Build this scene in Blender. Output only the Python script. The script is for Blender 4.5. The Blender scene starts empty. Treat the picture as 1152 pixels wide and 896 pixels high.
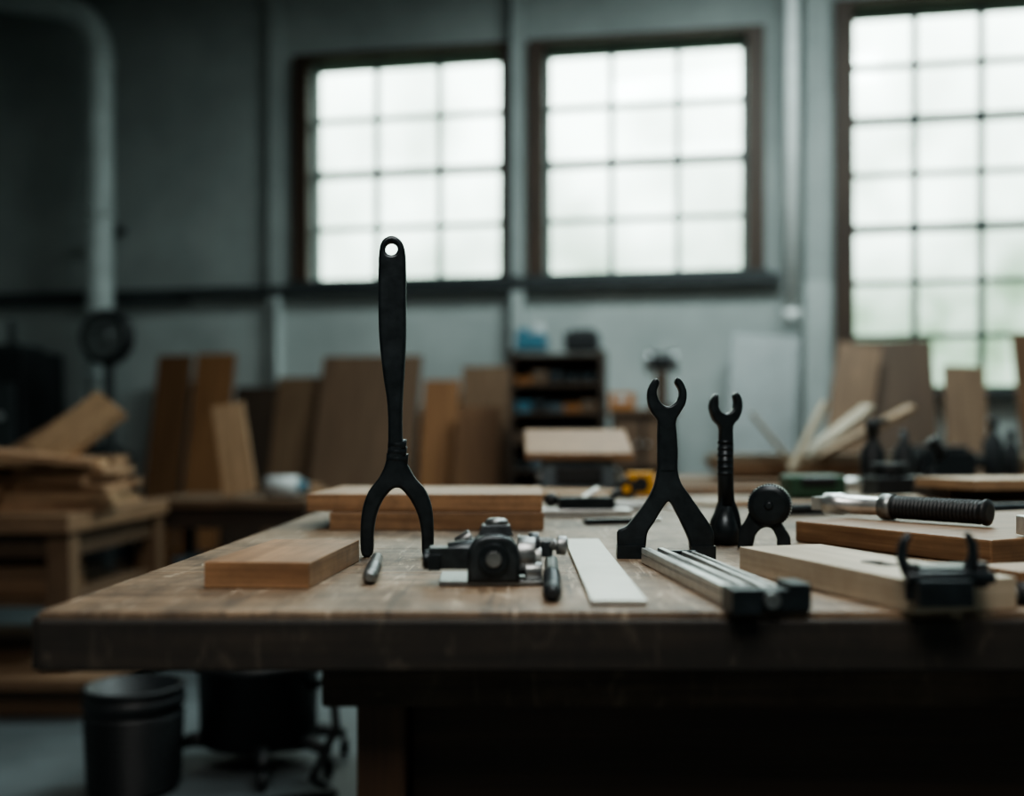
import bpy, bmesh, math, random
from mathutils import Vector, Matrix, Euler
random.seed(7)
scene = bpy.context.scene
COL = scene.collection
A = math.atan(0.165)           # back wall yaw
TZ = 0.85                      # bench top height

# ------------------------------------------------------------------ materials
def newmat(name):
    m = bpy.data.materials.new(name); m.use_nodes = True
    nt = m.node_tree
    return m, nt, nt.nodes['Principled BSDF']

def plain(name, col, rough=0.5, metal=0.0, var=0.15, scale=30, bump=0.0, spec=0.5):
    m, nt, b = newmat(name)
    tc = nt.nodes.new('ShaderNodeTexCoord')
    n = nt.nodes.new('ShaderNodeTexNoise'); n.inputs['Scale'].default_value = scale; n.inputs['Detail'].default_value = 6
    nt.links.new(tc.outputs['Object'], n.inputs['Vector'])
    r = nt.nodes.new('ShaderNodeValToRGB')
    r.color_ramp.elements[0].position = 0.3; r.color_ramp.elements[1].position = 0.7
    r.color_ramp.elements[0].color = (*[c*(1-var) for c in col], 1)
    r.color_ramp.elements[1].color = (*[min(1, c*(1+var)) for c in col], 1)
    nt.links.new(n.outputs['Fac'], r.inputs['Fac']); nt.links.new(r.outputs['Color'], b.inputs['Base Color'])
    mr = nt.nodes.new('ShaderNodeMapRange'); mr.inputs['To Min'].default_value = max(0.03, rough-0.1); mr.inputs['To Max'].default_value = min(1, rough+0.12)
    nt.links.new(n.outputs['Fac'], mr.inputs['Value']); nt.links.new(mr.outputs['Result'], b.inputs['Roughness'])
    b.inputs['Metallic'].default_value = metal
    b.inputs['Specular IOR Level'].default_value = spec
    if bump:
        bp = nt.nodes.new('ShaderNodeBump'); bp.inputs['Strength'].default_value = bump; bp.inputs['Distance'].default_value = 0.002
        nt.links.new(n.outputs['Fac'], bp.inputs['Height']); nt.links.new(bp.outputs['Normal'], b.inputs['Normal'])
    return m

def wood(name, dark, light, rough=0.55, gs=1.0, bump=0.25, dirt=0.0, dirtcol=(0.02,0.018,0.015), scuff=0.0):
    """grain follows the UV u axis (long axis of each board); 'tint' attribute varies boards"""
    m, nt, b = newmat(name)
    N = nt.nodes.new; L = nt.links.new
    uv = N('ShaderNodeUVMap'); uv.uv_map = 'UVMap'
    mp = N('ShaderNodeMapping'); mp.inputs['Scale'].default_value = (2.0*gs, 38.0*gs, 1)
    L(uv.outputs['UV'], mp.inputs['Vector'])
    n1 = N('ShaderNodeTexNoise'); n1.inputs['Scale'].default_value = 1.0; n1.inputs['Detail'].default_value = 8; n1.inputs['Distortion'].default_value = 1.2
    L(mp.outputs['Vector'], n1.inputs['Vector'])
    mp2 = N('ShaderNodeMapping'); mp2.inputs['Scale'].default_value = (5*gs, 260*gs, 1)
    L(uv.outputs['UV'], mp2.inputs['Vector'])
    n2 = N('ShaderNodeTexNoise'); n2.inputs['Scale'].default_value = 1.0; n2.inputs['Detail'].default_value = 4
    L(mp2.outputs['Vector'], n2.inputs['Vector'])
    mix = N('ShaderNodeMath'); mix.operation = 'MULTIPLY_ADD'; mix.inputs[1].default_value = 0.35
    L(n2.outputs['Fac'], mix.inputs[0])
    sc = N('ShaderNodeMath'); sc.operation = 'MULTIPLY'; sc.inputs[1].default_value = 0.65
    L(n1.outputs['Fac'], sc.inputs[0]); L(sc.outputs[0], mix.inputs[2])
    r = N('ShaderNodeValToRGB'); r.color_ramp.elements[0].position = 0.36; r.color_ramp.elements[1].position = 0.64
    r.color_ramp.elements[0].color = (*dark, 1); r.color_ramp.elements[1].color = (*light, 1)
    L(mix.outputs[0], r.inputs['Fac'])
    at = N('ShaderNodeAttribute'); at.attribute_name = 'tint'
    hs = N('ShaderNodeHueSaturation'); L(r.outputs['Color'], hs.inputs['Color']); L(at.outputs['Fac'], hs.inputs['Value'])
    out = hs.outputs['Color']
    b.inputs['Roughness'].default_value = rough
    if dirt > 0:
        tc = N('ShaderNodeTexCoord')
        mp3 = N('ShaderNodeMapping'); mp3.inputs['Scale'].default_value = (9, 4, 9); L(tc.outputs['Object'], mp3.inputs['Vector'])
        n3 = N('ShaderNodeTexNoise'); n3.inputs['Scale'].default_value = 1 if scuff else 2.5; n3.inputs['Detail'].default_value = 10; n3.inputs['Roughness'].default_value = 0.72
        L(mp3.outputs['Vector'], n3.inputs['Vector'])
        mr = N('ShaderNodeMapRange'); mr.inputs['From Min'].default_value = 0.42; mr.inputs['From Max'].default_value = 0.62; mr.inputs['To Max'].default_value = dirt
        L(n3.outputs['Fac'], mr.inputs['Value'])
        mx = N('ShaderNodeMixRGB'); mx.inputs['Color2'].default_value = (*dirtcol, 1)
        L(mr.outputs['Result'], mx.inputs['Fac']); L(out, mx.inputs['Color1']); out = mx.outputs['Color']
        if scuff > 0:
            for (sx_, sy_, rot, colr, lo_, hi_) in ((30, 7, 0.4, (0.46,0.37,0.27,1), 0.57, 0.64), (5, 60, 0.15, (0.040,0.027,0.019,1), 0.56, 0.61), (90, 5, -0.3, (0.46,0.37,0.28,1), 0.60, 0.63), (70, 3, 0.7, (0.035,0.024,0.017,1), 0.59, 0.62)):
                mpp = N('ShaderNodeMapping'); mpp.inputs['Scale'].default_value = (sx_, sy_, 14); mpp.inputs['Rotation'].default_value = (0,0,rot)
                L(tc.outputs['Object'], mpp.inputs['Vector'])
                n4 = N('ShaderNodeTexNoise'); n4.inputs['Scale'].default_value = 1; n4.inputs['Detail'].default_value = 8; n4.inputs['Roughness'].default_value = 0.7; n4.inputs['Distortion'].default_value = 1
                L(mpp.outputs['Vector'], n4.inputs['Vector'])
                m4 = N('ShaderNodeMapRange'); m4.inputs['From Min'].default_value = lo_; m4.inputs['From Max'].default_value = hi_; m4.inputs['To Max'].default_value = scuff
                L(n4.outputs['Fac'], m4.inputs['Value'])
                mx2 = N('ShaderNodeMixRGB'); mx2.inputs['Color2'].default_value = colr
                L(m4.outputs['Result'], mx2.inputs['Fac']); L(out, mx2.inputs['Color1']); out = mx2.outputs['Color']
            rr = N('ShaderNodeMapRange'); rr.inputs['To Min'].default_value = rough-0.12; rr.inputs['To Max'].default_value = rough+0.3
            L(n3.outputs['Fac'], rr.inputs['Value']); L(rr.outputs['Result'], b.inputs['Roughness'])
    L(out, b.inputs['Base Color'])
    bp = N('ShaderNodeBump'); bp.inputs['Strength'].default_value = bump; bp.inputs['Distance'].default_value = 0.001
    L(mix.outputs[0], bp.inputs['Height']); L(bp.outputs['Normal'], b.inputs['Normal'])
    return m

M = {}
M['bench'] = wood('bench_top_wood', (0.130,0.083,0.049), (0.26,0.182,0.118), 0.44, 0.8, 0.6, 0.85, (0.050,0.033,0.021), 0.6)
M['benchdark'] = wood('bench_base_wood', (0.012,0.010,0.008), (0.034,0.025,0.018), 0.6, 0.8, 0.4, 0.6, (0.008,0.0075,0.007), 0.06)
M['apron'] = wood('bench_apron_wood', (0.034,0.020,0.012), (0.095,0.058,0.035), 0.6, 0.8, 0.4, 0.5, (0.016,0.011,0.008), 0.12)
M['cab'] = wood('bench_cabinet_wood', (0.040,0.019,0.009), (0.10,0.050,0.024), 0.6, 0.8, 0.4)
M['oak'] = wood('oak_wood', (0.21,0.108,0.052), (0.42,0.245,0.130), 0.5, 1.0, 0.3, 0.45, (0.10,0.058,0.033))
M['pine'] = wood('pine_wood', (0.32,0.19,0.105), (0.54,0.35,0.21), 0.5, 1.0, 0.3, 0.3, (0.17,0.11,0.07))
M['pale'] = wood('pale_maple_wood', (0.38,0.30,0.21), (0.58,0.48,0.36), 0.45, 0.8, 0.3, 0.3, (0.23,0.18,0.125))
M['offcut'] = wood('offcut_wood', (0.22,0.12,0.065), (0.42,0.25,0.145), 0.6, 1.0, 0.3, 0.35, (0.12,0.075,0.047))
M['brown'] = wood('brown_panel_wood', (0.10,0.057,0.035), (0.165,0.098,0.06), 0.6, 0.5)
M['orange'] = wood('cherry_wood', (0.17,0.073,0.030), (0.29,0.138,0.06), 0.6, 0.6)
M['darkwood'] = wood('dark_stained_wood', (0.025,0.015,0.010), (0.06,0.036,0.023), 0.6, 0.6)
M['frame'] = wood('window_casing_wood', (0.030,0.017,0.011), (0.068,0.038,0.024), 0.6, 0.6)
M['black'] = plain('blackened_steel', (0.020,0.026,0.030), 0.33, 0.5, 0.35, 55, 0.25)
M['cast'] = plain('grey_cast_iron', (0.036,0.043,0.047), 0.34, 0.6, 0.35, 70, 0.25)
M['rubber'] = plain('black_rubber', (0.012,0.014,0.016), 0.5, 0, 0.3, 60, 0.2)
M['steel'] = plain('brushed_steel', (0.62,0.63,0.62), 0.33, 0.85, 0.15, 60, 0.05)
M['dsteel'] = plain('dark_steel', (0.22,0.23,0.23), 0.34, 0.85, 0.3, 60, 0.1)
M['alu'] = plain('aluminium_rule', (0.52,0.52,0.48), 0.4, 0.5, 0.1, 25, 0.05)
M['mullion'] = plain('bloom_lightened_window_bar', (0.08,0.115,0.115), 0.5, 0, 0.2)  # bloom from the bright panes is put into this lighter bar colour
M['mullion2'] = plain('dark_painted_window_bar', (0.025,0.032,0.035), 0.5, 0, 0.2)
M['duct'] = plain('galvanised_duct', (0.48,0.53,0.52), 0.5, 0.0, 0.12, 8)
M['conduit'] = plain('white_conduit', (0.78,0.81,0.80), 0.4, 0.0, 0.08, 8)
M['blue'] = plain('blue_plastic', (0.05,0.16,0.22), 0.5)
M['bluegrey'] = plain('blue_grey_enamel', (0.09,0.12,0.14), 0.45)
M['yellow'] = plain('yellow_plastic', (0.75,0.36,0.02), 0.4)
M['amber'] = plain('amber_plastic', (0.42,0.16,0.04), 0.45)
M['green'] = plain('green_enamel', (0.03,0.08,0.045), 0.5)
M['white'] = plain('white_plastic', (0.5,0.52,0.52), 0.5)
M['greypanel'] = plain('grey_sheet_panel', (0.22,0.24,0.24), 0.4, 0.2, 0.15, 4)
M['rail'] = plain('dark_painted_rail', (0.04,0.046,0.048), 0.5)

def wallmat():
    m, nt, b = newmat('painted_plaster'); N = nt.nodes.new; L = nt.links.new
    tc = N('ShaderNodeTexCoord')
    n = N('ShaderNodeTexNoise'); n.inputs['Scale'].default_value = 0.9; n.inputs['Detail'].default_value = 10; n.inputs['Roughness'].default_value = 0.65
    L(tc.outputs['Object'], n.inputs['Vector'])
    r = N('ShaderNodeValToRGB'); r.color_ramp.elements[0].position = 0.3; r.color_ramp.elements[1].position = 0.66
    r.color_ramp.elements[0].color = (0.225,0.248,0.242,1); r.color_ramp.elements[1].color = (0.37,0.40,0.39,1)
    L(n.outputs['Fac'], r.inputs['Fac'])
    # lighter paint on the dado below the rail (z < 2.15 m)
    sx = N('ShaderNodeSeparateXYZ'); L(tc.outputs['Object'], sx.inputs[0])
    lt = N('ShaderNodeMath'); lt.operation = 'LESS_THAN'; lt.inputs[1].default_value = 2.15; L(sx.outputs['Z'], lt.inputs[0])
    hs = N('ShaderNodeHueSaturation'); hs.inputs['Value'].default_value = 1.35; L(r.outputs['Color'], hs.inputs['Color']); L(lt.outputs[0], hs.inputs['Fac'])
    L(hs.outputs['Color'], b.inputs['Base Color'])
    b.inputs['Roughness'].default_value = 0.75
    bp = N('ShaderNodeBump'); bp.inputs['Strength'].default_value = 0.3; bp.inputs['Distance'].default_value = 0.01
    L(n.outputs['Fac'], bp.inputs['Height']); L(bp.outputs['Normal'], b.inputs['Normal'])
    return m
M['wall'] = wallmat()
M['concrete'] = plain('concrete_floor', (0.085,0.10,0.105), 0.5, 0, 0.35, 2.2, 0.2)
M['ceil'] = plain('ceiling_paint', (0.12,0.14,0.14), 0.8, 0, 0.1, 3)

def glassmat():
    m, nt, b = newmat('window_glass'); nt.nodes.remove(b); N = nt.nodes.new; L = nt.links.new
    t = N('ShaderNodeBsdfTransparent'); t.inputs['Color'].default_value = (0.93,0.97,0.95,1)
    g = N('ShaderNodeBsdfGlossy'); g.inputs['Roughness'].default_value = 0.05
    tc = N('ShaderNodeTexCoord'); n = N('ShaderNodeTexNoise'); n.inputs['Scale'].default_value = 3
    L(tc.outputs['Object'], n.inputs['Vector'])
    mr = N('ShaderNodeMapRange'); mr.inputs['To Min'].default_value = 0.03; mr.inputs['To Max'].default_value = 0.09
    L(n.outputs['Fac'], mr.inputs['Value'])
    mx = N('ShaderNodeMixShader'); L(mr.outputs['Result'], mx.inputs['Fac']); L(t.outputs[0], mx.inputs[1]); L(g.outputs[0], mx.inputs[2])
    L(mx.outputs[0], nt.nodes['Material Output'].inputs['Surface'])
    return m
M['glass'] = glassmat()

# ------------------------------------------------------------------ builder
class B:
    def __init__(s):
        s.bm = bmesh.new(); s.uv = s.bm.loops.layers.uv.new('UVMap')
        s.t = s.bm.faces.layers.float.new('tint'); s.mats = []
    def mi(s, key):
        if key not in s.mats: s.mats.append(key)
        return s.mats.index(key)
    def box(s, c, size, mat, rot=(0,0,0), tint=None, taper=None):
        if tint is None: tint = 1.0
        sx, sy, sz = [d/2 for d in size]
        R = Euler(rot, 'XYZ').to_matrix(); c = Vector(c)
        ax = max(range(3), key=lambda i: size[i])
        off = (random.random()*20, random.random()*20)
        loc = [Vector((x*sx, y*sy, z*sz)) for x in (-1,1) for y in (-1,1) for z in (-1,1)]
        if taper:
            for v in loc:
                if v.z > 0: v.x *= taper[0]; v.y *= taper[1]
        vs = [s.bm.verts.new(R @ v + c) for v in loc]
        for idx, nax in (((0,1,3,2),0),((4,6,7,5),0),((0,4,5,1),1),((2,3,7,6),1),((0,2,6,4),2),((1,5,7,3),2)):
            f = s.bm.faces.new([vs[i] for i in idx]); f.material_index = s.mi(mat); f[s.t] = tint
            oth = [i for i in range(3) if i != nax]
            if ax in oth: ua = ax; va = [i for i in oth if i != ax][0]
            else: ua, va = oth
            for l, i in zip(f.loops, idx):
                l[s.uv].uv = (loc[i][ua]+off[0], loc[i][va]+off[1]+nax*0.37)
    def ring(s, c, n, r, seg, up=None, ry=None):
        n = n.normalized(); up = up or (Vector((0,0,1)) if abs(n.z) < 0.9 else Vector((1,0,0)))
        a = n.cross(up).normalized(); b = a.cross(n).normalized(); ry = r if ry is None else ry
        return [s.bm.verts.new(c + a*math.cos(2*math.pi*i/seg)*r + b*math.sin(2*math.pi*i/seg)*ry) for i in range(seg)]
    def tube(s, pts, radii, mat, seg=20, cap=True, flat=1.0, up=None):
        pts = [Vector(p) for p in pts]
        if not hasattr(radii, '__len__'): radii = [radii]*len(pts)
        rings = []
        for i, p in enumerate(pts):
            d = (pts[min(i+1, len(pts)-1)] - pts[max(i-1, 0)])
            if d.length < 1e-9: d = pts[-1]-pts[0]
            rings.append(s.ring(p, d, radii[i], seg, Vector(up) if up else None, radii[i]*flat))
        m = s.mi(mat)
        for r0, r1 in zip(rings, rings[1:]):
            for i in range(seg):
                f = s.bm.faces.new((r0[i], r0[(i+1)%seg], r1[(i+1)%seg], r1[i])); f.material_index = m; f.smooth = True; f[s.t] = 1
        if cap:
            for r in (rings[0], rings[-1]):
                f = s.bm.faces.new(r); f.material_index = m; f[s.t] = 1
    def cyl(s, p1, p2, r, mat, r2=None, seg=24):
        s.tube([p1, p2], [r, r if r2 is None else r2], mat, seg)
    def prof(s, p1, p2, prof, mat, seg=24):
        """lathe: prof = [(t 0..1, radius)] along p1->p2"""
        p1 = Vector(p1); p2 = Vector(p2); d = p2-p1
        rings = [s.ring(p1+d*t, d, r, seg) for t, r in prof]; m = s.mi(mat)
        for r0, r1 in zip(rings, rings[1:]):
            for i in range(seg):
                f = s.bm.faces.new((r0[i], r0[(i+1)%seg], r1[(i+1)%seg], r1[i])); f.material_index = m; f.smooth = True; f[s.t] = 1
        for r in (rings[0], rings[-1]):
            f = s.bm.faces.new(r); f.material_index = m; f[s.t] = 1
    def sphere(s, c, r, mat, sc=(1,1,1)):
        res = bmesh.ops.create_uvsphere(s.bm, u_segments=20, v_segments=12, radius=r, matrix=Matrix.Translation(c) @ Matrix.Diagonal((*sc,1)))
        m = s.mi(mat)
        for v in res['verts']:
            for f in v.link_faces: f.material_index = m; f.smooth = True; f[s.t] = 1
    def mesh(s, me, mtx, mat):
        n0 = len(s.bm.faces); me.transform(mtx); s.bm.from_mesh(me); s.bm.faces.ensure_lookup_table(); m = s.mi(mat)
        for f in s.bm.faces[n0:]: f.material_index = m; f[s.t] = 1
    def done(s, name, loc=(0,0,0), rot=(0,0,0), bevel=0.0, seg=2):
        bmesh.ops.recalc_face_normals(s.bm, faces=s.bm.faces)
        me = bpy.data.meshes.new(name); s.bm.to_mesh(me); s.bm.free()
        for k in s.mats: me.materials.append(M[k])
        o = bpy.data.objects.new(name, me); COL.objects.link(o); o.location = loc; o.rotation_euler = rot
        if bevel:
            md = o.modifiers.new('bevel', 'BEVEL'); md.width = bevel; md.segments = seg; md.limit_method = 'ANGLE'; md.angle_limit = math.radians(40)
        return o

def smooth_loop(pts, k=4, sharp=()):
    out = []; n = len(pts)
    for i in range(n):
        p0, p1, p2, p3 = [Vector(pts[(i+j) % n]) for j in (-1,0,1,2)]
        if i in sharp or (i+1) % n in sharp:
            out.append(p1); continue
        for j in range(k):
            t = j/k
            out.append(0.5*((2*p1)+(p2-p0)*t+(2*p0-5*p1+4*p2-p3)*t*t+(-p0+3*p1-3*p2+p3)*t**3))
    return out

def plate(loops, thick, bev):
    """flat steel part cut from outline loops (metres, upright XZ), centred in depth"""
    cu = bpy.data.curves.new('tmp', 'CURVE'); cu.dimensions = '2D'; cu.fill_mode = 'BOTH'
    cu.extrude = thick/2-bev; cu.bevel_depth = bev; cu.bevel_resolution = 3; cu.offset = -bev
    for lp in loops:
        sp = cu.splines.new('POLY'); sp.points.add(len(lp)-1); sp.use_cyclic_u = True
        for p, q in zip(sp.points, lp): p.co = (q[0], q[1], 0, 1)
    o = bpy.data.objects.new('tmp', cu); COL.objects.link(o); bpy.context.view_layer.update()
    me = bpy.data.meshes.new_from_object(o.evaluated_get(bpy.context.evaluated_depsgraph_get()))
    me.transform(Matrix.Rotation(math.pi/2, 4, 'X')); bpy.data.objects.remove(o); me.materials.clear()
    return me

def circ(cx, cy, r, n=24): return [(cx+r*math.cos(2*math.pi*i/n), cy+r*math.sin(2*math.pi*i/n)) for i in range(n)]
def T(*v): return Matrix.Translation(v)
def RZ(a): return Matrix.Rotation(a, 4, 'Z')

# ================================================================== ROOM
WL = (0, 7.5, 0); WR = (0, 0, -A)     # back-wall local frame: x along wall, -y into the room
H = 5.0
wins = [(-1.586, -0.075, 2.257, 3.96, 3, 4), (0.250, 1.725, 2.257, 3.96, 3, 4), (2.4545, 4.25, 1.378, 4.10, 4, 7)]
b = B(); U0, U1 = -5.4, 5.4; th = 0.24
us = [U0]
for w in wins:
    b.box(((us[-1]+w[0])/2, th/2, H/2), (w[0]-us[-1], th, H), 'wall')
    b.box(((w[0]+w[1])/2, th/2, w[2]/2), (w[1]-w[0], th, w[2]), 'wall')
    b.box(((w[0]+w[1])/2, th/2, (w[3]+H)/2), (w[1]-w[0], th, H-w[3]), 'wall')
    us.append(w[1])
b.box(((us[-1]+U1)/2, th/2, H/2), (U1-us[-1], th, H), 'wall')
b.done('wall_back', WL, WR)
DR = 11.0
b = B(); b.box((U0-0.1, -DR/2+th, H/2), (0.2, DR, H), 'wall'); b.done('wall_left', WL, WR)
b = B(); b.box((U1+0.1, -DR/2+th, H/2), (0.2, DR, H), 'wall'); b.done('wall_right', WL, WR)
b = B(); b.box((0, -DR+th-0.1, H/2), (U1-U0+0.4, 0.2, H), 'wall'); b.done('wall_front', WL, WR)
b = B(); b.box((0, -DR/2+th, -0.05), (U1-U0+0.4, DR, 0.1), 'concrete'); b.done('floor', WL, WR)
b = B(); b.box((0, -DR/2+th, H+0.05), (U1-U0+0.4, DR, 0.1), 'ceil'); b.done('ceiling', WL, WR)

for k, (a0, a1, z0, z1, nc, nr) in enumerate(wins):
    b = B(); W = a1-a0; Hh = z1-z0; cx = (a0+a1)/2; cz = (z0+z1)/2
    cw = 0.12; mk = 'mullion' if k < 2 else 'mullion2'; mw_ = 0.042
    b.box((a0-cw/2, -0.02, cz), (cw, 0.10, Hh+2*cw*0.4), 'frame'); b.box((a1+cw/2, -0.02, cz), (cw, 0.10, Hh+2*cw*0.4), 'frame')
    b.box((cx, -0.02, z1+cw*0.2), (W, 0.10, cw*0.4), 'frame')
    b.box((cx, -0.04, z0-0.035), (W+0.3, 0.16, 0.05), 'rail')
    fr = 0.035
    for x in (a0+fr/2, a1-fr/2): b.box((x, 0.10, cz), (fr, 0.06, Hh), mk)
    for z in (z0+fr/2, z1-fr/2): b.box((cx, 0.10, z), (W, 0.06, fr), mk)
    for i in range(1, nc): b.box((a0+W*i/nc, 0.10, cz), (mw_, 0.045, Hh), mk)
    heavy = (2,) if nr == 4 else (3, 5)
    for j in range(1, nr):
        hh = 0.06 if j in heavy else 0.034
        b.box((cx, 0.10, z0+Hh*j/nr), (W, 0.05, hh), 'mullion2' if j in heavy else mk)
    b.box((cx, 0.115, cz), (W, 0.006, Hh), 'glass')
    b.done('window_%d' % (k+1), WL, WR)
    ld = bpy.data.lights.new('portal', 'AREA'); ld.shape = 'RECTANGLE'; ld.size = W; ld.size_y = Hh; ld.cycles.is_portal = True
    lo = bpy.data.objects.new('sky_portal_%d' % (k+1), ld); COL.objects.link(lo)
    mw = Matrix.Translation(WL) @ RZ(-A) @ Matrix.Translation((cx, 0.2, cz)) @ Matrix.Rotation(-math.pi/2, 4, 'X')
    lo.matrix_world = mw

b = B()
b.box((-0.35, -0.06, 2.185), (4.4+0.2, 0.12, 0.07), 'rail')
b.box((-4.0, -0.05, 2.17), (2.8, 0.10, 0.10), 'rail')
b.done('trim_1', WL, WR)
b = B(); b.box((0.055, -0.05, H/2), (0.10, 0.10, H), 'wall'); b.box((0.0, -0.055, H/2), (0.02, 0.13, H), 'rail'); b.done('steel_column', WL, WR)
b = B(); b.box((-1.86, -0.045, H/2), (0.09, 0.09, H), 'wall'); b.done('trim_2', WL, WR)
b = B(); b.cyl((-1.80, -0.14, 0.0), (-1.80, -0.14, 2.13), 0.022, 'duct'); b.done('wall_conduit', WL, WR)
b = B(); b.box((2.20, -0.06, H/2), (0.16, 0.12, H), 'wall'); b.done('trim_3', WL, WR)
b = B(); b.cyl((2.02, -0.2, 1.90), (2.02, -0.2, H), 0.046, 'conduit'); b.cyl((2.02, -0.2, 1.86), (2.02, -0.2, 1.94), 0.055, 'conduit')
for z in (2.4, 3.6): b.box((2.02, -0.1, z), (0.05, 0.2, 0.03), 'duct')
b.done('white_downpipe', WL, WR)
b = B(); b.box((0, -0.012, 0.08), (10.6, 0.024, 0.16), 'rail'); b.done('baseboard_back', WL, WR)

# big duct with elbow
b = B(); pts = []
R = 0.42; x0 = -3.16; y0 = -0.35; zc = 3.98
pts.append((x0, y0, 1.02)); pts.append((x0, y0, 2.2))
for i in range(0, 13):
    a = i/12*math.radians(78); pts.append((x0-R+R*math.cos(a), y0, zc+R*math.sin(a)))
lx = pts[-1]; pts.append((lx[0]-1.75*math.cos(math.radians(12)), y0, lx[2]+1.75*math.sin(math.radians(12))))
b.tube(pts, 0.10, 'duct', 28, up=(0,1,0))
for z in (1.5, 2.75, 3.9): b.cyl((x0, y0, z), (x0, y0, z+0.05), 0.112, 'duct')
for z in (2.7,): b.box((x0, y0/2-0.02, z), (0.06, 0.32, 0.05), 'rail')
b.done('ventilation_duct', WL, WR)
b = B()
b.prof((-3.16, -0.40, 0.12), (-3.16, -0.40, 1.0), [(0,0.26),(0.02,0.28),(0.5,0.28),(0.52,0.30),(0.55,0.28),(0.9,0.26),(1,0.12)], 'rubber')
b.box((-3.16, -0.40, 0.06), (0.6, 0.55, 0.12), 'darkwood')
b.done('dust_collector', WL, WR, 0.01)
b = B()
fx = -2.78
b.prof((fx, -0.92, 1.76), (fx, -0.82, 1.76), [(0,0.17),(0.2,0.20),(0.8,0.20),(1,0.15)], 'rubber', 28)
b.prof((fx, -0.94, 1.76), (fx, -0.92, 1.76), [(0,0.04),(0.2,0.06),(0.8,0.06),(1,0.15)], 'dsteel', 28)
b.box((fx, -0.85, 0.80), (0.06, 0.05, 1.58), 'rail'); b.box((fx, -0.88, 0.02), (0.14, 0.24, 0.04), 'rail')
b.done('pedestal_fan', WL, WR, 0.004)
b = B()
b.box((-3.78, -0.5, 0.85), (0.5, 0.5, 1.7), 'rubber'); b.box((-3.78, -0.77, 1.2), (0.4, 0.04, 0.5), 'rail'); b.cyl((-3.68,-0.79,1.2),(-3.68,-0.82,1.2),0.03,'steel')
b.box((-3.78, -0.5, 1.72), (0.3, 0.3, 0.06), 'rail'); b.cyl((-3.8,-0.5,1.75),(-3.8,-0.5,1.95),0.03,'rail')
b.done('machine_cabinet', WL, WR, 0.01)

# leaning stock along the back wall
def lean(name, u0, u1, ztop, mat, base=-0.6, top=-0.16, tk=0.03, roll=0.0, tint=1.0):
    b = B(); dy = top-base; L = math.sqrt(dy*dy+ztop*ztop); ang = math.asin(dy/L)
    b.box((0,0,L/2), (u1-u0, tk, L), mat, tint=tint)
    o = b.done(name, bevel=0.002)
    o.matrix_world = Matrix.Translation(WL) @ RZ(-A) @ T((u0+u1)/2, base-tk/2, 0.012+abs(math.sin(roll))*(u1-u0)/2) @ Matrix.Rotation(-ang, 4, 'X') @ Matrix.Rotation(roll, 4, 'Y')
lean('leaning_board', -2.74, -2.47, 1.67, 'orange', tint=0.55, base=-0.55, top=-0.2)
lean('leaning_board', -2.44, -2.13, 1.68, 'orange', tint=0.95, base=-0.52)
lean('leaning_board', -2.12, -1.76, 1.42, 'darkwood', base=-0.5)
lean('leaning_board', -1.78, -1.42, 1.49, 'offcut', tint=0.5, base=-0.55)
lean('leaning_plywood_sheet', -1.40, -0.64, 1.64, 'brown', base=-0.75, top=-0.2, tint=1.1)
lean('leaning_board', -0.63, -0.36, 1.46, 'orange', base=-0.55, tint=1.1)
lean('leaning_board', -0.34, -0.02, 1.25, 'orange', base=-0.75, top=-0.35, tint=0.75)
lean('leaning_board', -0.34, 0.02, 1.56, 'offcut', base=-0.4, top=-0.15, tint=0.6)
lean('leaning_metal_sheet', 1.47, 1.93, 1.74, 'greypanel', roll=0.08)
lean('leaning_board', 2.02, 2.30, 1.66, 'offcut', base=-0.8, top=-0.3, roll=0.17, tint=0.6)
lean('leaning_plywood_sheet', 2.34, 2.95, 1.70, 'brown', base=-0.6, tint=0.7)
lean('leaning_board', 2.90, 3.16, 1.50, 'offcut', base=-0.85, top=-0.35, roll=0.05, tint=0.5)
lean('leaning_board', 3.42, 3.72, 1.72, 'orange', base=-0.8, top=-0.3, tint=0.5)

# shelf rack with bins
b = B(); sx0, sx1, sy, sd = 0.15, 0.74, -0.75, 0.35
for x in (sx0, sx1): b.box((x, sy, 0.81), (0.025, sd, 1.62), 'darkwood')
b.box(((sx0+sx1)/2, sy+sd/2, 0.81), (sx1-sx0, 0.02, 1.62), 'darkwood')
kinds = ['amber','bluegrey','rubber','offcut','blue','cast','amber','rubber','cast','amber','bluegrey','rubber','offcut']
for i in range(9):
    z = 0.06+i*0.19; b.box(((sx0+sx1)/2, sy, z), (sx1-sx0, sd, 0.018), 'darkwood', tint=1.8)
    if i < 8:
        for j in range(5):
            w = 0.096; h = random.uniform(0.04, 0.085); x = sx0+0.028+w*(j+0.5)+j*0.011
            k = kinds[(i*5+j*3) % 13]
            b.box((x, sy-0.04, z+0.012+h/2), (w, 0.24, h), k, taper=(1.05,1.05), tint=0.5)
            b.box((x, sy-0.166, z+0.012+h*0.7), (w*0.4, 0.012, h*0.18), 'bluegrey')
b.done('shelf_rack', WL, WR)
b = B()
b.box((0.26, sy, 1.68), (0.20, 0.2, 0.11), 'blue'); b.cyl((0.30, sy, 1.735), (0.30, sy, 1.80), 0.05, 'white'); b.cyl((0.2, sy, 1.735),(0.2,sy,1.78),0.04,'blue')
b.done('paint_tub', WL, WR, 0.01)
b = B(); b.box((0.60, sy, 1.68), (0.22, 0.22, 0.12), 'rubber'); b.box((0.60, sy, 1.76), (0.16, 0.03, 0.02), 'rubber'); b.box((0.53, sy, 1.745), (0.02, 0.03, 0.03), 'rubber'); b.box((0.67, sy, 1.745), (0.02, 0.03, 0.03), 'rubber')
b.done('tool_case', WL, WR, 0.008)

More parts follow.
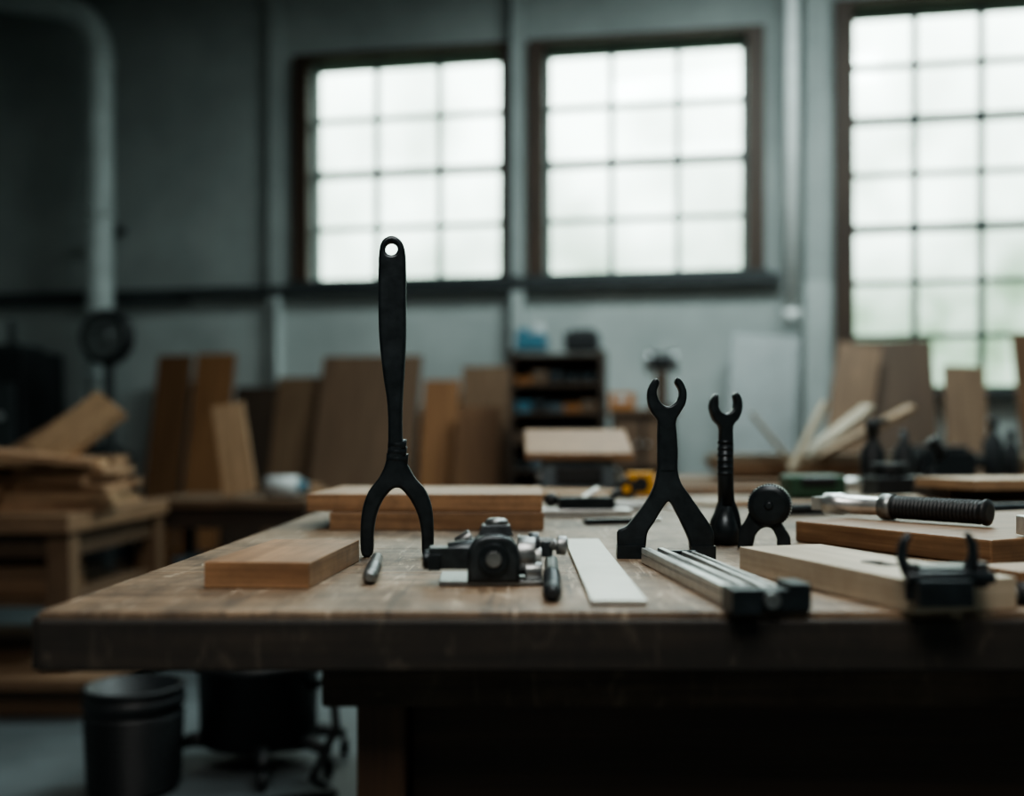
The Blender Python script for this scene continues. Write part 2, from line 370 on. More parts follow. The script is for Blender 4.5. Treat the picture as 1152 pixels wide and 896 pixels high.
b = B()
b.box((1.0, -0.5, 0.6), (0.42, 0.42, 1.2), 'darkwood'); b.box((1.0, -0.5, 1.215), (0.48, 0.48, 0.03), 'offcut', tint=0.6)
b.box((0.9, -0.72, 1.0), (0.17, 0.02, 0.3), 'brown'); b.box((1.1, -0.72, 1.0), (0.17, 0.02, 0.3), 'brown')
b.cyl((0.97,-0.73,1.0),(0.97,-0.75,1.0),0.012,'steel'); b.cyl((1.03,-0.73,1.0),(1.03,-0.75,1.0),0.012,'steel')
b.done('storage_cabinet', WL, WR, 0.004)
b = B(); b.box((0.86, -0.6, 1.29), (0.16, 0.2, 0.11), 'amber', taper=(1.06,1.06)); b.box((0.86,-0.705,1.30),(0.08,0.008,0.04),'white'); b.done('parts_bin', WL, WR, 0.003)
b = B()
b.box((1.12, -0.45, 1.25), (0.16, 0.16, 0.03), 'rubber'); b.box((1.12, -0.45, 1.38), (0.09, 0.10, 0.25), 'darkwood', tint=1.6)
b.cyl((1.05,-0.45,1.57),(1.19,-0.45,1.57),0.06,'rubber'); b.cyl((1.01,-0.45,1.57),(1.05,-0.45,1.57),0.085,'dsteel'); b.cyl((1.19,-0.45,1.57),(1.23,-0.45,1.57),0.085,'dsteel')
b.done('bench_grinder', WL, WR, 0.004)

# ================================================================== back workbench (right, mid distance)
b = B()
b.box((1.85, 5.0, 0.80), (2.7, 0.8, 0.06), 'offcut', tint=0.5)
for x in (0.58, 1.85, 3.12):
    for y in (4.68, 5.32): b.box((x, y, 0.385), (0.09, 0.09, 0.77), 'darkwood')
b.box((1.85, 4.68, 0.70), (2.6, 0.03, 0.12), 'darkwood'); b.box((1.85, 5.0, 0.2), (2.6, 0.7, 0.03), 'darkwood')
b.done('back_workbench', bevel=0.004)
def board(name, c, size, mat, rot=(0,0,0), tint=1.0, bevel=0.0015):
    b = B(); b.box((0,0,0), size, mat, tint=tint); return b.done(name, c, rot, bevel)
def pile(name, specs, bevel=0.0015):
    b = B()
    for c, sz, mat, rz, tn in specs: b.box(c, sz, mat, (0,0,rz) if not hasattr(rz,'__len__') else rz, tn)
    return b.done(name, bevel=bevel)
sp = []; z = 0.831
for i in range(5):
    t = random.uniform(0.02,0.035); sp.append(((1.5+random.uniform(-.06,.06), 4.95, z+t/2), (random.uniform(0.7,1.1), 0.16, t), random.choice(['pale','pine','offcut']), random.uniform(-.12,.12), random.uniform(0.5,0.85))); z += t
for i in range(4):
    sp.append(((2.75+random.uniform(-.05,.05), 4.95, 0.846+i*0.03), (random.uniform(0.5,0.65), 0.2, 0.029), random.choice(['pale','pine','offcut']), random.uniform(-.2,.2), random.uniform(0.5,0.8)))
sp.append(((1.72, 4.85, 1.06), (0.50, 0.12, 0.025), 'pine', (0.1,-0.5,-0.15), 0.65))
sp.append(((1.55, 4.75, 1.06), (0.42, 0.09, 0.025), 'pale', (0.15,-0.62,0.2), 0.7))
sp.append(((1.26, 4.8, 1.02), (0.34, 0.08, 0.02), 'pale', (0.1,0.9,-0.15), 0.7))
sp.append(((1.40, 4.7, 1.04), (0.36, 0.06, 0.02), 'pale', (0.1,-1.1,0.1), 0.85))
pile('offcut_heap', sp)
b = B()
b.box((2.02,4.7,0.90),(0.26,0.2,0.14),'rubber'); b.box((2.02,4.7,0.98),(0.2,0.16,0.03),'rubber'); b.cyl((1.89,4.7,0.93),(1.80,4.7,0.93),0.04,'dsteel'); b.cyl((2.15,4.7,0.92),(2.22,4.7,0.92),0.03,'rubber')
b.done('thickness_planer', bevel=0.006)
for x,y,h,r in [(2.28,4.72,0.30,0.045),(2.38,4.75,0.24,0.04)]:
    b = B(); b.prof((x,y,0.83),(x,y,0.83+h),[(0,r*0.95),(0.02,r),(0.6,r),(0.75,r*0.4),(0.85,r*0.35),(0.86,r*0.5),(1,r*0.5)],'rubber'); b.done('solvent_bottle')

# ================================================================== low bench left (behind)
b = B()
b.box((-1.38, 5.1, 0.715), (0.78, 0.6, 0.04), 'offcut', tint=0.4)
for x in (-1.73,-1.03):
    for y in (4.85,5.35): b.box((x,y,0.35),(0.06,0.06,0.69),'darkwood')
b.box((-1.38,5.1,0.25),(0.7,0.5,0.03),'darkwood'); b.box((-1.38,4.85,0.64),(0.64,0.03,0.10),'darkwood')
b.box((-1.5,5.0,0.36),(0.3,0.3,0.18),'bluegrey'); b.box((-1.18,5.0,0.33),(0.2,0.3,0.12),'blue')
b.done('low_bench', bevel=0.003)
board('propped_board', (-1.39, 4.98, 0.978), (0.16, 0.025, 0.46), 'pine', (-0.15, -0.19, 0.0), 0.9)
b = B(); b.cyl((-1.22,4.95,0.79),(-1.06,4.95,0.79),0.052,'white'); b.cyl((-1.06,4.95,0.79),(-1.02,4.95,0.79),0.03,'blue'); b.done('glue_cartridge')
pile('offcut_bundle', [((-1.12,5.2,0.75),(0.3,0.2,0.03),'pine',0.2,0.7),((-1.15,5.2,0.78),(0.26,0.15,0.03),'offcut',-0.2,0.7)])

# ================================================================== lumber table at left
TX1 = -1.645
b = B()
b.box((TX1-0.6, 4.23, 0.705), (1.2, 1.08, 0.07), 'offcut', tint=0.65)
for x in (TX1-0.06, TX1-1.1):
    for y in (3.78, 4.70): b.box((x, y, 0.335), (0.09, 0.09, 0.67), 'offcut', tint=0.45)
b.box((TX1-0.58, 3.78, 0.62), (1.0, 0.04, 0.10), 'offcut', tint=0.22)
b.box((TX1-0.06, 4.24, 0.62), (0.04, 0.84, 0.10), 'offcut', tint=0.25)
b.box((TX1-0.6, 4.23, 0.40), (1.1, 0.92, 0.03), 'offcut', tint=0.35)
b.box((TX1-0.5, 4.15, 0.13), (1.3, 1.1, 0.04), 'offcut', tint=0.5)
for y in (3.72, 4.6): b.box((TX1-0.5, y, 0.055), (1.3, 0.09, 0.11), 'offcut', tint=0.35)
b.done('lumber_table', bevel=0.004)
sp = []
for col,(cx,cy,n) in enumerate([(TX1-0.18,4.05,6),(TX1-0.56,3.98,6),(TX1-0.30,4.5,6),(TX1-0.95,4.1,7)]):
    z = 0.741
    for i in range(n):
        t = random.uniform(0.026,0.042)
        sp.append(((cx+random.uniform(-.06,.06), cy+random.uniform(-.05,.05), z+t/2), (random.uniform(0.34,0.46), random.uniform(0.16,0.3), t), random.choice(['offcut','pine','offcut','offcut']), random.uniform(-.3,.3), random.uniform(0.7,1.2))); z += t+0.002
sp.append(((TX1-0.10,4.0,1.06),(0.34,0.24,0.040),'pine',(0.5,-0.70,0.5),0.9))
sp.append(((TX1-0.21,4.08,1.04),(0.36,0.22,0.03),'offcut',(0.4,-0.66,0.4),0.8))
sp.append(((TX1-0.31,4.16,1.02),(0.36,0.20,0.03),'offcut',(0.4,-0.60,0.35),0.7))
sp.append(((TX1-0.20,3.85,0.955),(0.42,0.14,0.028),'offcut',(0.1,0.10,0.35),1.1))
sp.append(((TX1-0.60,3.85,0.965),(0.50,0.14,0.025),'offcut',(0.05,0.08,-0.2),1.0))
pile('lumber_stack', sp)
pile('board_bundle', [((TX1-0.36,3.98,0.432+i*0.031),(0.46,0.3,0.029),'offcut',random.uniform(-.06,.06),random.uniform(.5,.9)) for i in range(4)])

# ================================================================== floor items
b = B(); x,y = -1.100, 2.9
pr = [(0,0.116),(0.02,0.120)]
for i in range(10):
    t = 0.06+i*0.070; pr += [(t,0.121+i*0.001),(t+0.012,0.131+i*0.001),(t+0.040,0.131+i*0.001),(t+0.052,0.121+i*0.001)]
pr += [(0.80,0.134),(0.82,0.142),(0.90,0.142),(0.92,0.134),(0.96,0.136),(0.97,0.143),(1.0,0.143),(1.0,0.128),(0.72,0.122),(0.70,0.02)]
b.prof((x,y,0.0),(x,y,0.305),pr,'rubber',40)
b.done('plastic_bucket')
b = B(); x,y = -0.80,3.15
b.prof((x,y,0.07),(x,y,0.36),[(0,0.16),(0.03,0.18),(0.8,0.185),(0.82,0.195),(0.9,0.195),(0.92,0.18),(1,0.18)],'rubber',40)
b.prof((x,y,0.36),(x,y,0.50),[(0,0.18),(0.4,0.17),(0.8,0.13),(1,0.06)],'rubber',40)
for a in (0.3,1.9,3.4,5.0,-0.45):
    ex,ey = x+0.27*math.cos(a), y+0.27*math.sin(a)
    b.tube([(x+0.1*math.cos(a),y+0.1*math.sin(a),0.075),(x+0.2*math.cos(a),y+0.2*math.sin(a),0.085),(ex,ey,0.065)],[0.03,0.022,0.016],'rubber',12)
    b.cyl((ex-0.012,ey,0.026),(ex+0.012,ey,0.026),0.026,'rubber')
b.tube([(x+0.17,y-0.05,0.25),(x+0.25,y-0.1,0.28),(x+0.27,y-0.15,0.15),(x+0.22,y-0.25,0.03),(x+0.3,y-0.35,0.024),(x+0.1,y-0.45,0.024)],0.014,'rubber',12)
b.done('shop_vacuum')

# ================================================================== MAIN WORKBENCH
b = B(); TXL=-0.450; TXR=1.95; TY0=0.943; TY1=3.45
n = 9; bw=(TY1-TY0)/n
for i in range(n):
    b.box(((TXL+TXR)/2, TY0+bw*(i+0.5), TZ-0.026), (TXR-TXL, bw-0.0008, 0.052), 'bench', tint=random.uniform(0.93,1.06))
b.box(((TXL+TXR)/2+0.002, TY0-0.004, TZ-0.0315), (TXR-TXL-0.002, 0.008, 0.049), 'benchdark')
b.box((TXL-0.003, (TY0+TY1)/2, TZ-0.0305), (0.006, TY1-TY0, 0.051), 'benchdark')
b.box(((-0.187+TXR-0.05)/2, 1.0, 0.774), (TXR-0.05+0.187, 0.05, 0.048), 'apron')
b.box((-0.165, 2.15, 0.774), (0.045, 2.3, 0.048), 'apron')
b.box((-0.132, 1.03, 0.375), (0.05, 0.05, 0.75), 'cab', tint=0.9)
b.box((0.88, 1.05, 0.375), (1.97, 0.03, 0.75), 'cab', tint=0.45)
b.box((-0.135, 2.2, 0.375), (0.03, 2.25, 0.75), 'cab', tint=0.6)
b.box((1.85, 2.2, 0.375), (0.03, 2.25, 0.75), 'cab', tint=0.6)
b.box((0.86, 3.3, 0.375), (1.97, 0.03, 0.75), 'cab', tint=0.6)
b.done('workbench', bevel=0.003)

# --- tall forked handle tool
def loc(pts, cx, by, s): return [((x-cx)*s, (by-y)*s) for x,y in pts]
Y=1.39; s=Y/1120
o1=[(441,266),(451,271),(456,284),(457,310),(457,345),(457,380),(455,420),(453,455),(453,490),(456,515),(466,536),(479,552),(486,572),(488,600),(487,622),(481,627),(475,622),(474,600),(470,580),(462,563),(453,552),(447,549),(440,552),(431,563),(424,580),(421,600),(420,622),(413,627),(407,622),(406,600),(408,574),(415,553),(427,537),(435,517),(437,490),(436,455),(431,420),(427,380),(426,345),(426,310),(427,284),(431,271)]
b=B()
b.mesh(plate([smooth_loop(loc(o1,447,627,s)), circ((440.5-447)*s,(627-281)*s,6.8*s)],0.016,0.0045),T(0,0,0),'black')
for yy,w in ((500,10),(508,10.5),(516,12)):
    zz=(627-yy)*s; b.tube([(-w*s-0.002*s,0,zz),(w*s,0,zz-0.002)],[0.0085,0.0085],'black',16)
b.done('forked_pry_tool',((447-576)*s,Y,TZ),(0,0,0.06))

# --- wrench with splayed legs
Y=1.35; s=Y/1120
o2=[(737,427),(742,425),(745,430),(742,440),(745,450),(751,456),(758,456),(765,450),(768,440),(763,430),(765,424),(771,428),(776,440),(775,453),(769,464),(764,474),(765,490),(766,510),(766,530),(770,545),(779,558),(790,574),(801,590),(807,604),(807,631),(781,631),(779,612),(772,595),(764,579),(756,566),(748,575),(739,590),(731,604),(728,631),(697,631),(697,602),(708,594),(720,580),(732,563),(740,546),(743,528),(743,510),(743,490),(743,474),(736,464),(732,452),(732,438)]
b=B()
b.mesh(plate([smooth_loop(loc(o2,753,631,s),4,(24,25,33,34))],0.020,0.0035),T(0,0,0),'black')
b.box((0.0015,0,(631-505)*s),(0.019,0.024,0.06),'black'); b.box((-0.049,0,0.009),(0.038,0.030,0.018),'black'); b.box((0.050,0,0.009),(0.033,0.030,0.018),'black')
b.done('splayed_leg_wrench',((753-576)*s,Y+0.03,TZ),(0,0,-0.05),0.001)

# --- smaller standing wrench
Y=1.56; s=Y/1120
o3=[(801,446),(806,444),(807,452),(808,461),(815,466),(823,462),(826,453),(825,445),(829,442),(834,450),(834,462),(830,472),(824,480),(824,500),(824,530),(825,560),(830,575),(833,590),(833,613),(799,613),(799,590),(805,575),(809,560),(809,530),(809,500),(809,482),(802,473),(798,462),(798,453)]
b=B()
b.mesh(plate([smooth_loop(loc(o3,816,613,s),4,(18,19))],0.018,0.0035),T(0,0,0),'black')
for yy in range(498,540,7): b.cyl((0,0,(613-yy)*s-0.0025),(0,0,(613-yy)*s+0.0025),0.0124,'black')
b.cyl((0,0,(613-568)*s),(0,0,(613-495)*s),0.0117,'black')
b.prof((0,0,0),(0,0,0.06),[(0,0.023),(0.4,0.021),(1,0.012)],'black')
b.done('standing_wrench',((816-576)*s,Y,TZ),(0,0,0.1))

# --- knurled wheel clamp
b=B(); s=1.5/1120
def px(x,y): return ((x-862)*s, (611-y)*s)
o4=[(848,545),(845,565),(840,578),(832,592),(831,611),(847,611),(850,597),(858,588),(868,588),(874,600),(874,611),(889,611),(888,598),(880,584),(872,570),(860,548)]
b.mesh(plate([smooth_loop([px(*p) for p in o4],4,(4,5,10,11))],0.018,0.003),T(0,0,0),'black')
cx,cz=px(866,562); R=0.032
b.prof((cx,-0.018,cz),(cx,0.018,cz),[(0,R*0.70),(0.10,R*0.93),(0.2,R*0.97),(0.85,R*0.97),(1,R*0.78)],'black',40)
for i in range(44):
    a=2*math.pi*i/44; b.box((cx+R*0.97*math.cos(a),0,cz+R*0.97*math.sin(a)),(0.0022,0.024,0.0022),'black',(0,-a,0))
b.prof((cx,-0.021,cz),(cx,-0.016,cz),[(0,0.004),(0.5,0.007),(1,0.008)],'black')
b.done('knurled_wheel_clamp',((862-576)*s,1.5,TZ),(0,0,-0.35),0.0005)

# --- wood boards
board('wood_block', (-0.2715, 1.215, TZ+0.0147), (0.255, 0.117, 0.029), 'oak', (0,0,math.radians(90-3.5)), 0.9, 0.0012)
board('wood_plank', (-0.137, 1.97, TZ+0.0165), (0.39, 0.32, 0.032), 'oak', (0,0,0.0), 0.68)
board('wood_plank', (-0.157, 1.99, TZ+0.0495), (0.432, 0.34, 0.032), 'oak', (0,0,-0.02), 0.88)

# --- pins / files
def pin(name,p1,p2,r,mat,tip):
    b=B(); p1=Vector(p1);p2=Vector(p2)
    pr=[(0,r*0.75),(0.02,r)]
    for i in range(26): t=0.05+i*0.017; pr+=[(t,r),(t+0.004,r*0.88),(t+0.010,r*0.88),(t+0.014,r)]
    pr+=[(0.52,r*0.9),(0.95,r*0.9),(1,r*0.6)]
    b.prof(p1,p2,pr,mat); b.prof(p1+(p1-p2).normalized()*0.006,p1+(p2-p1)*0.02,[(0,r*0.5),(1,r*0.9)],tip); b.done(name)
pin('knurled_punch',(-0.160,1.12,TZ+0.0085),(-0.177,1.31,TZ+0.0085),0.0085,'dsteel','dsteel')
pin('knurled_punch',(0.0405,0.995,TZ+0.0095),(0.050,1.27,TZ+0.0095),0.0095,'cast','rubber')

# --- small vise / clamp device
b=B(); s=1.13/1120; X0=(555-576)*s
b.box((-0.003,0.02,0.003),(0.116,0.085,0.005),'dsteel')
# rounded housing: arch-topped body (flat base, round shoulders)
arch=[(-0.029,0.004),(0.029,0.004),(0.029,0.030),(0.027,0.042),(0.021,0.051),(0.011,0.056),(0,0.057),(-0.011,0.056),(-0.021,0.051),(-0.027,0.042),(-0.029,0.030)]
b.mesh(plate([smooth_loop(arch,4,(0,1))],0.056,0.005),T(0,0,0),'cast')
b.cyl((0,-0.0325,0.031),(0,-0.026,0.031),0.017,'black',seg=30); b.cyl((0,-0.035,0.031),(0,-0.032,0.031),0.009,'dsteel',seg=24)
b.box((0.003,0.012,0.060),(0.040,0.036,0.012),'cast',taper=(0.8,0.8))
b.prof((0.004,0.014,0.064),(0.004,0.014,0.073),[(0,0.013),(0.7,0.013),(1,0.009)],'dsteel')
b.box((-0.048,0.0,0.030),(0.048,0.030,0.024),'cast'); b.box((-0.066,0.0,0.026),(0.014,0.038,0.018),'black')
b.cyl((-0.050,0.0,0.032),(-0.020,0.0,0.036),0.015,'cast'); b.cyl((-0.040,0.02,0.041),(-0.024,0.02,0.051),0.010,'dsteel')
b.prof((-0.080,0.0,0.027),(-0.070,0.0,0.027),[(0,0.008),(0.2,0.011),(0.9,0.011),(1,0.009)],'black')
b.cyl((0.028,0.015,0.030),(0.048,0.015,0.030),0.022,'dsteel',seg=30); b.cyl((0.033,0.012,0.028),(0.055,0.012,0.028),0.012,'steel')
b.cyl((0.036,0.0,0.013),(0.055,0.0,0.013),0.012,'dsteel')
pr=[(0,0.008)]
for i in range(12): t=0.03+i*0.06; pr+=[(t,0.0085),(t+0.03,0.0065)]
pr+=[(0.78,0.006),(0.79,0.011),(0.98,0.011),(1,0.007)]
b.prof((0.028,0.02,0.045),(0.086,0.02,0.040),pr,'dsteel')
b.cyl((0.041,0.02,0.042),(0.053,0.02,0.042),0.014,'cast'); b.cyl((0.060,0.02,0.028),(0.060,0.02,0.046),0.009,'cast')
b.done('bench_vise',(X0,1.13,TZ),(0,0,0.03),0.0015)

# --- flat steel rule
board('steel_rule',(0.108,1.283,TZ+0.0035),(0.055,0.62,0.005),'alu',(0,0,-0.01),1,0.0008)

# --- bar clamp with two rails
b=B()
def rail(p1,p2,w,h,mat):
    p1=Vector(p1);p2=Vector(p2);d=p2-p1;L=d.length;a=math.atan2(d.y,d.x);c=(p1+p2)/2
    n=Vector((-math.sin(a),math.cos(a),0))
    b.box(c-Vector((0,0,h*0.2)),(L,w,h*0.6),mat,(0,0,a))
    b.box(c+n*-w*0.30+Vector((0,0,h*0.3)),(L,w*0.40,h*0.4),mat,(0,0,a)); b.box(c+n*w*0.36+Vector((0,0,h*0.3)),(L,w*0.28,h*0.4),mat,(0,0,a))
rail((0.186,1.32,TZ+0.0105),(0.222,0.945,TZ+0.0105),0.030,0.020,'steel')
rail((0.232,1.32,TZ+0.0085),(0.262,0.97,TZ+0.0085),0.018,0.016,'steel')
b.box((0.242,0.948,TZ+0.011),(0.078,0.026,0.020),'black',(0,0,0.03)); b.box((0.216,0.937,TZ+0.012),(0.028,0.036,0.024),'black',(0,0,0.08))
b.box((0.270,0.955,TZ+0.014),(0.020,0.04,0.026),'black',(0,0,0.08)); b.cyl((0.243,0.935,TZ+0.012),(0.243,0.926,TZ+0.012),0.008,'dsteel')
b.box((0.209,1.318,TZ+0.0100),(0.070,0.012,0.014),'black',(0,0,0.05))
b.done('bar_clamp',bevel=0.0012)

# --- pale block right
d=math.atan2(-0.959,0.284)
cx=0.2825+0.0461+0.0575*0.959; cy=1.236-0.156+0.0575*0.284
b=B(); b.box((0,0,0),(0.325,0.115,0.030),'pale',tint=0.85)
b.prof((0.02,0.0,0.0148),(0.02,0.0,0.0156),[(0,0.012),(1,0.012)],'darkwood'); b.prof((0.045,0.0,0.0148),(0.045,0.0,0.0156),[(0,0.012),(1,0.012)],'darkwood'); b.box((0.0325,0,0.0152),(0.025,0.024,0.0008),'darkwood')
b.done('maple_block',(cx,cy,TZ+0.0155),(0,0,d),0.0006)
# --- spring clamp gripping the block end
b=B()
def q(x,y,yy): return ((x-576)*yy/1120, yy, 1.01-(y-498)*yy/1120)
b.tube([q(1023,601,.93),q(1016,612,.93),q(1014,628,.93),q(1020,643,.93),q(1036,655,.93),q(1056,661,.93),q(1074,656,.93),q(1088,643,.93),q(1095,628,.93),q(1094,612,.93),q(1087,599,.93)],[0.003,0.0045,0.005,0.0055,0.006,0.0075,0.006,0.0055,0.005,0.0045,0.003],'black',14,up=(0,1,0))
b.box((0.408,0.945,0.8885),(0.065,0.030,0.010),'black'); b.box((0.395,0.900+0.012,0.872),(0.050,0.016,0.024),'black')
b.cyl((0.365,0.92,0.885),(0.445,0.92,0.885),0.006,'black'); b.cyl((0.372,0.925,0.864),(0.372,0.925,0.898),0.0065,'rubber'); b.cyl((0.438,0.93,0.875),(0.438,0.93,0.898),0.0065,'rubber')
b.done('spring_clamp',bevel=0.001)
# --- thick board + torque wrench
ax,ay=0.455,1.60
c=Vector((ax,ay,0))+Vector((0.447,-0.894,0))*0.18+Vector((0.894,0.447,0))*0.38
board('thick_oak_board',(c.x,c.y,TZ+0.0175),(0.76,0.36,0.034),'oak',(0,0,math.atan2(0.447,0.894)),0.66,0.003)
b=B(); p1=Vector((0.534,1.70,0.906)); p2=Vector((0.706,1.47,0.906)); dd=(p2-p1)
b.prof(p1,p1+dd*0.42,[(0,0.012),(0.03,0.018),(0.3,0.019),(0.32,0.016),(0.9,0.015),(1,0.013)],'steel',28)
b.prof(p1+dd*0.38,p1+dd*0.46,[(0,0.016),(0.1,0.021),(0.9,0.021),(1,0.016)],'dsteel',28)
pr=[(0,0.014),(0.03,0.018)]
for i in range(22): t=0.05+i*0.04; pr+=[(t,0.0185),(t+0.013,0.0185),(t+0.02,0.0165),(t+0.033,0.0165)]
pr+=[(0.96,0.020),(0.98,0.020),(1,0.012)]
b.prof(p1+dd*0.45,p2,pr,'rubber',28)
b.box(p1+Vector((-0.004,0.004,0)),(0.02,0.03,0.022),'steel',(0,0,-0.9))
b.done('torque_wrench')
b=B(); p1=Vector((0.90,2.10,0.866)); p2=Vector((1.10,2.08,0.870))
b.tube([p1,p1+Vector((0.1,-0.01,0.002)),p2,p2+Vector((0.2,0.0,0.0))],[0.010,0.014,0.015,0.012],'black',18); b.box(p1,(0.05,0.04,0.028),'black',(0,0,-0.1)); b.done('ratchet_handle',bevel=0.001)
b=B(); b.box((0.70,1.31,TZ+0.034+0.016),(0.05,0.05,0.026),'steel'); b.cyl((0.70,1.31,TZ+0.06),(0.70,1.31,TZ+0.070),0.012,'dsteel'); b.done('steel_setup_block',bevel=0.002)
board('wood_offcut',(0.575,1.10,TZ+0.012),(0.10,0.07,0.022),'oak',(0,0,0.3),0.7)
b=B(); b.cyl((0.495,0.98,TZ+0.0115),(0.60,1.0,TZ+0.0115),0.011,'rubber'); b.cyl((0.490,0.979,TZ+0.0115),(0.495,0.98,TZ+0.0115),0.009,'dsteel'); b.done('rubber_grip_bar')

# ================================================================== mid-bench clutter
board('pine_board',(0.08,2.85,TZ+0.012),(0.42,0.26,0.022),'pine',(0,0,-0.35),0.9)
b=B(); X=0.205; Yb=3.15
b.box((X,Yb,TZ+0.065),(0.24,0.20,0.12),'bluegrey',taper=(0.9,0.85)); b.box((X,Yb-0.104,TZ+0.06),(0.14,0.02,0.05),'rubber')
b.box((X,Yb,TZ+0.155),(0.33,0.26,0.022),'offcut',(0.30,0,0),0.8)
b.box((X,Yb+0.04,TZ+0.14),(0.2,0.1,0.05),'rubber'); b.cyl((X-0.13,Yb-0.05,TZ+0.05),(X+0.13,Yb-0.05,TZ+0.05),0.03,'dsteel')
b.done('benchtop_planer',bevel=0.005)
b=B(); b.box((0.385,3.0,TZ+0.035),(0.08,0.06,0.07),'yellow'); b.cyl((0.385,2.965,TZ+0.035),(0.385,2.972,TZ+0.035),0.024,'rubber'); b.box((0.335,2.99,TZ+0.008),(0.03,0.02,0.005),'steel'); b.done('tape_measure',bevel=0.006)
b=B(); b.cyl((0.32,2.78,TZ+0.03),(0.32,2.84,TZ+0.03),0.03,'rubber'); b.cyl((0.32,2.775,TZ+0.03),(0.32,2.78,TZ+0.03),0.012,'yellow'); b.done('tape_roll')
b=B(); 
b.box((0.16,2.18,TZ+0.008),(0.20,0.06,0.014),'steel',(0,0,0.1)); b.box((0.16,2.18,TZ+0.026),(0.12,0.045,0.03),'black',(0,0,0.1)); b.sphere((0.085,2.17,TZ+0.035),0.016,'rubber'); b.tube([(0.22,2.185,TZ+0.02),(0.225,2.185,TZ+0.045),(0.24,2.185,TZ+0.055)],[0.012,0.01,0.008],'rubber',12)
b.box((0.165,2.18,TZ+0.045),(0.06,0.035,0.006),'steel',(0,-0.6,0.1))
b.done('hand_plane',bevel=0.002)
b=B(); b.tube([(0.17,2.35,TZ+0.012),(0.32,2.30,TZ+0.012)],[0.012,0.010],'white'); b.tube([(0.32,2.30,TZ+0.012),(0.42,2.27,TZ+0.008)],[0.005,0.004],'steel'); b.done('marking_awl')
b=B(); b.box((0.19,1.95,TZ+0.006),(0.10,0.022,0.010),'black',(0,0,0.25)); b.box((0.24,1.99,TZ+0.005),(0.12,0.018,0.006),'steel',(0,0,0.3)); b.done('sliding_bevel',bevel=0.001)
board('pale_strip',(0.36,2.55,TZ+0.006),(0.34,0.035,0.01),'pale',(0,0,-0.5),1.0)
board('pine_strip',(0.66,3.1,TZ+0.012),(0.40,0.10,0.022),'offcut',(0,0,0.12),0.8)
pile('board_stack',[((1.36,2.45,TZ+0.0125),(0.75,0.22,0.024),'oak',0.12,0.8),((1.38,2.47,TZ+0.038),(0.70,0.20,0.024),'darkwood',0.05,1.3),((1.37,2.43,TZ+0.0635),(0.72,0.22,0.024),'pine',0.22,0.85),((1.52,2.46,TZ+0.088),(0.5,0.12,0.022),'pine',0.3,0.7)])
b=B(); b.box((0.86,2.85,TZ+0.035),(0.16,0.12,0.065),'green'); b.box((0.86,2.79,TZ+0.05),(0.10,0.02,0.03),'rubber'); b.cyl((0.94,2.85,TZ+0.04),(1.0,2.85,TZ+0.04),0.02,'steel'); b.done('router_tool',bevel=0.01)
b=B(); b.box((1.14,2.9,TZ+0.03),(0.2,0.14,0.06),'rubber'); b.cyl((1.10,2.9,TZ+0.06),(1.10,2.9,TZ+0.10),0.05,'rubber'); b.tube([(1.21,2.9,TZ+0.05),(1.25,2.9,TZ+0.13),(1.22,2.9,TZ+0.17)],[0.02,0.018,0.02],'rubber',14); b.done('palm_sander',bevel=0.008)
b=B(); b.prof((1.13,3.12,TZ),(1.13,3.12,TZ+0.235),[(0,0.034),(0.03,0.038),(0.55,0.038),(0.7,0.018),(0.82,0.016),(0.83,0.022),(1,0.020)],'rubber'); b.tube([(1.13,3.12,TZ+0.22),(1.18,3.12,TZ+0.23)],[0.01,0.006],'rubber',10); b.done('spray_bottle')
b=B(); b.prof((1.24,3.15,TZ),(1.24,3.15,TZ+0.20),[(0,0.028),(0.03,0.03),(0.7,0.03),(0.8,0.014),(1,0.012)],'rubber'); b.done('glue_bottle')
board('crossed_strip',(0.98,2.60,TZ+0.010),(0.36,0.05,0.018),'pale',(0,0,0.5),0.9)
board('crossed_strip',(0.70,2.45,TZ+0.008),(0.30,0.04,0.014),'pine',(0,0,-0.25),0.9)
b=B(); b.tube([(0.56,2.15,TZ+0.014),(0.70,2.20,TZ+0.014)],0.013,'rubber'); b.box((0.78,2.23,TZ+0.012),(0.17,0.03,0.006),'steel',(0,0,0.35)); b.done('chisel',bevel=0.001)

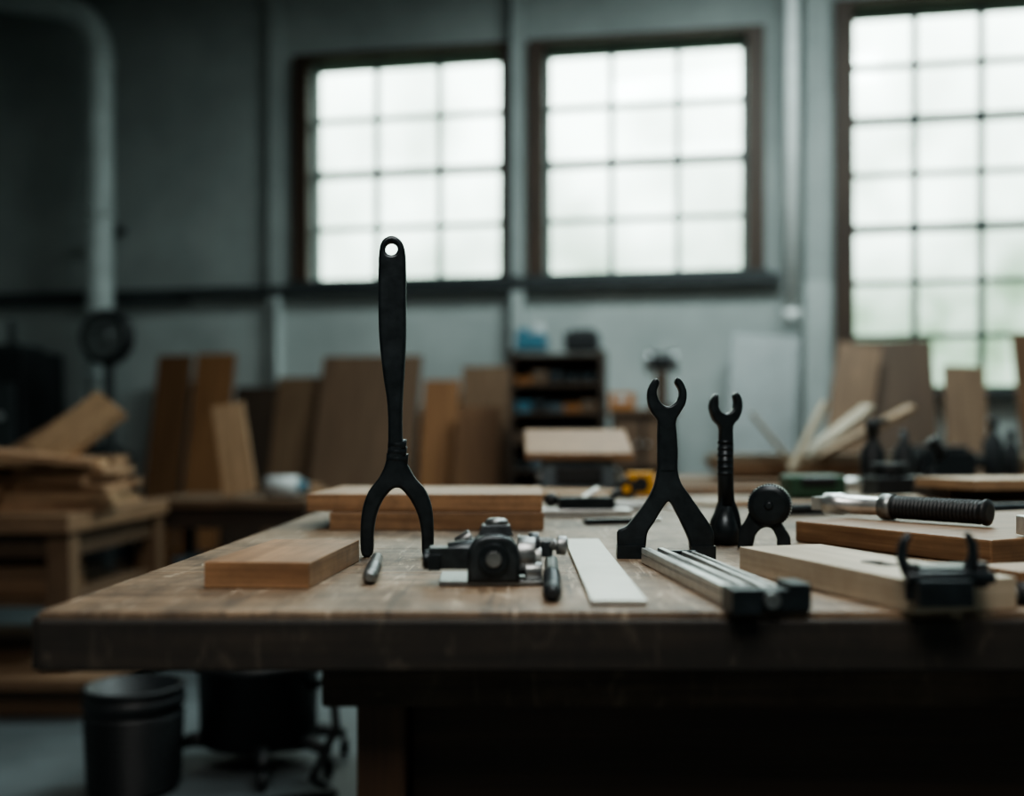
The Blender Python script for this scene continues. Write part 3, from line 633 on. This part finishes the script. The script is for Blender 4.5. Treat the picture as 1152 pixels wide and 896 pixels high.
# ================================================================== light
w = bpy.data.worlds.new('World'); scene.world = w; w.use_nodes = True; nt = w.node_tree; N=nt.nodes.new; L=nt.links.new
bg = nt.nodes['Background']; tc=N('ShaderNodeTexCoord'); sx=N('ShaderNodeSeparateXYZ'); L(tc.outputs['Generated'],sx.inputs[0])
n=N('ShaderNodeTexNoise'); n.inputs['Scale'].default_value=10; n.inputs['Detail'].default_value=6; L(tc.outputs['Generated'],n.inputs['Vector'])
ma=N('ShaderNodeMath'); ma.operation='MULTIPLY_ADD'; ma.inputs[1].default_value=-0.5; L(n.outputs['Fac'],ma.inputs[0]); L(sx.outputs['Z'],ma.inputs[2])
mr=N('ShaderNodeMapRange'); mr.inputs['From Min'].default_value=-0.20; mr.inputs['From Max'].default_value=0.12; L(ma.outputs[0],mr.inputs['Value'])
r=N('ShaderNodeValToRGB'); r.color_ramp.elements[0].color=(0.10,0.145,0.10,1); r.color_ramp.elements[1].color=(0.90,1.0,0.95,1)
L(mr.outputs['Result'],r.inputs['Fac']); L(r.outputs['Color'],bg.inputs['Color']); bg.inputs['Strength'].default_value=7.5

def fill_light(x,y,z,sx,sy,p,col):  # out-of-view area lamp added as fill, with a made-up fixture housing
    b=B(); b.box((0,0,0.04),(sx+0.06,sy+0.06,0.06),'rail'); b.cyl((0,0,0.07),(0,0,H-z),0.01,'rail'); o=b.done('fill_light_housing',(x,y,z))
    ld=bpy.data.lights.new('tube','AREA'); ld.shape='RECTANGLE'; ld.size=sx; ld.size_y=sy; ld.energy=p; ld.color=col
    lo=bpy.data.objects.new('fill_lamp',ld); COL.objects.link(lo); lo.parent=o; lo.location=(0,0,0.0)
fill_light(-0.2,-0.3,3.2,1.4,1.2,75,(1.0,0.96,0.90))
fill_light(1.4,4.7,4.6,2.6,0.8,180,(0.83,1.0,0.99))
fill_light(1.0,2.4,4.6,2.0,0.8,70,(0.87,1.0,0.98))

cd=bpy.data.cameras.new('Camera'); cam=bpy.data.objects.new('Camera',cd); COL.objects.link(cam)
cam.location=(0,0,1.01); cam.rotation_euler=(math.pi/2,0,0); cd.lens=35; cd.sensor_width=36; cd.shift_y=50/1152; cd.clip_start=0.02
cd.dof.use_dof=True; cd.dof.focus_distance=1.35; cd.dof.aperture_fstop=1.5
scene.camera=cam
scene.view_settings.view_transform='AgX'
scene.view_settings.look='AgX - Medium High Contrast'
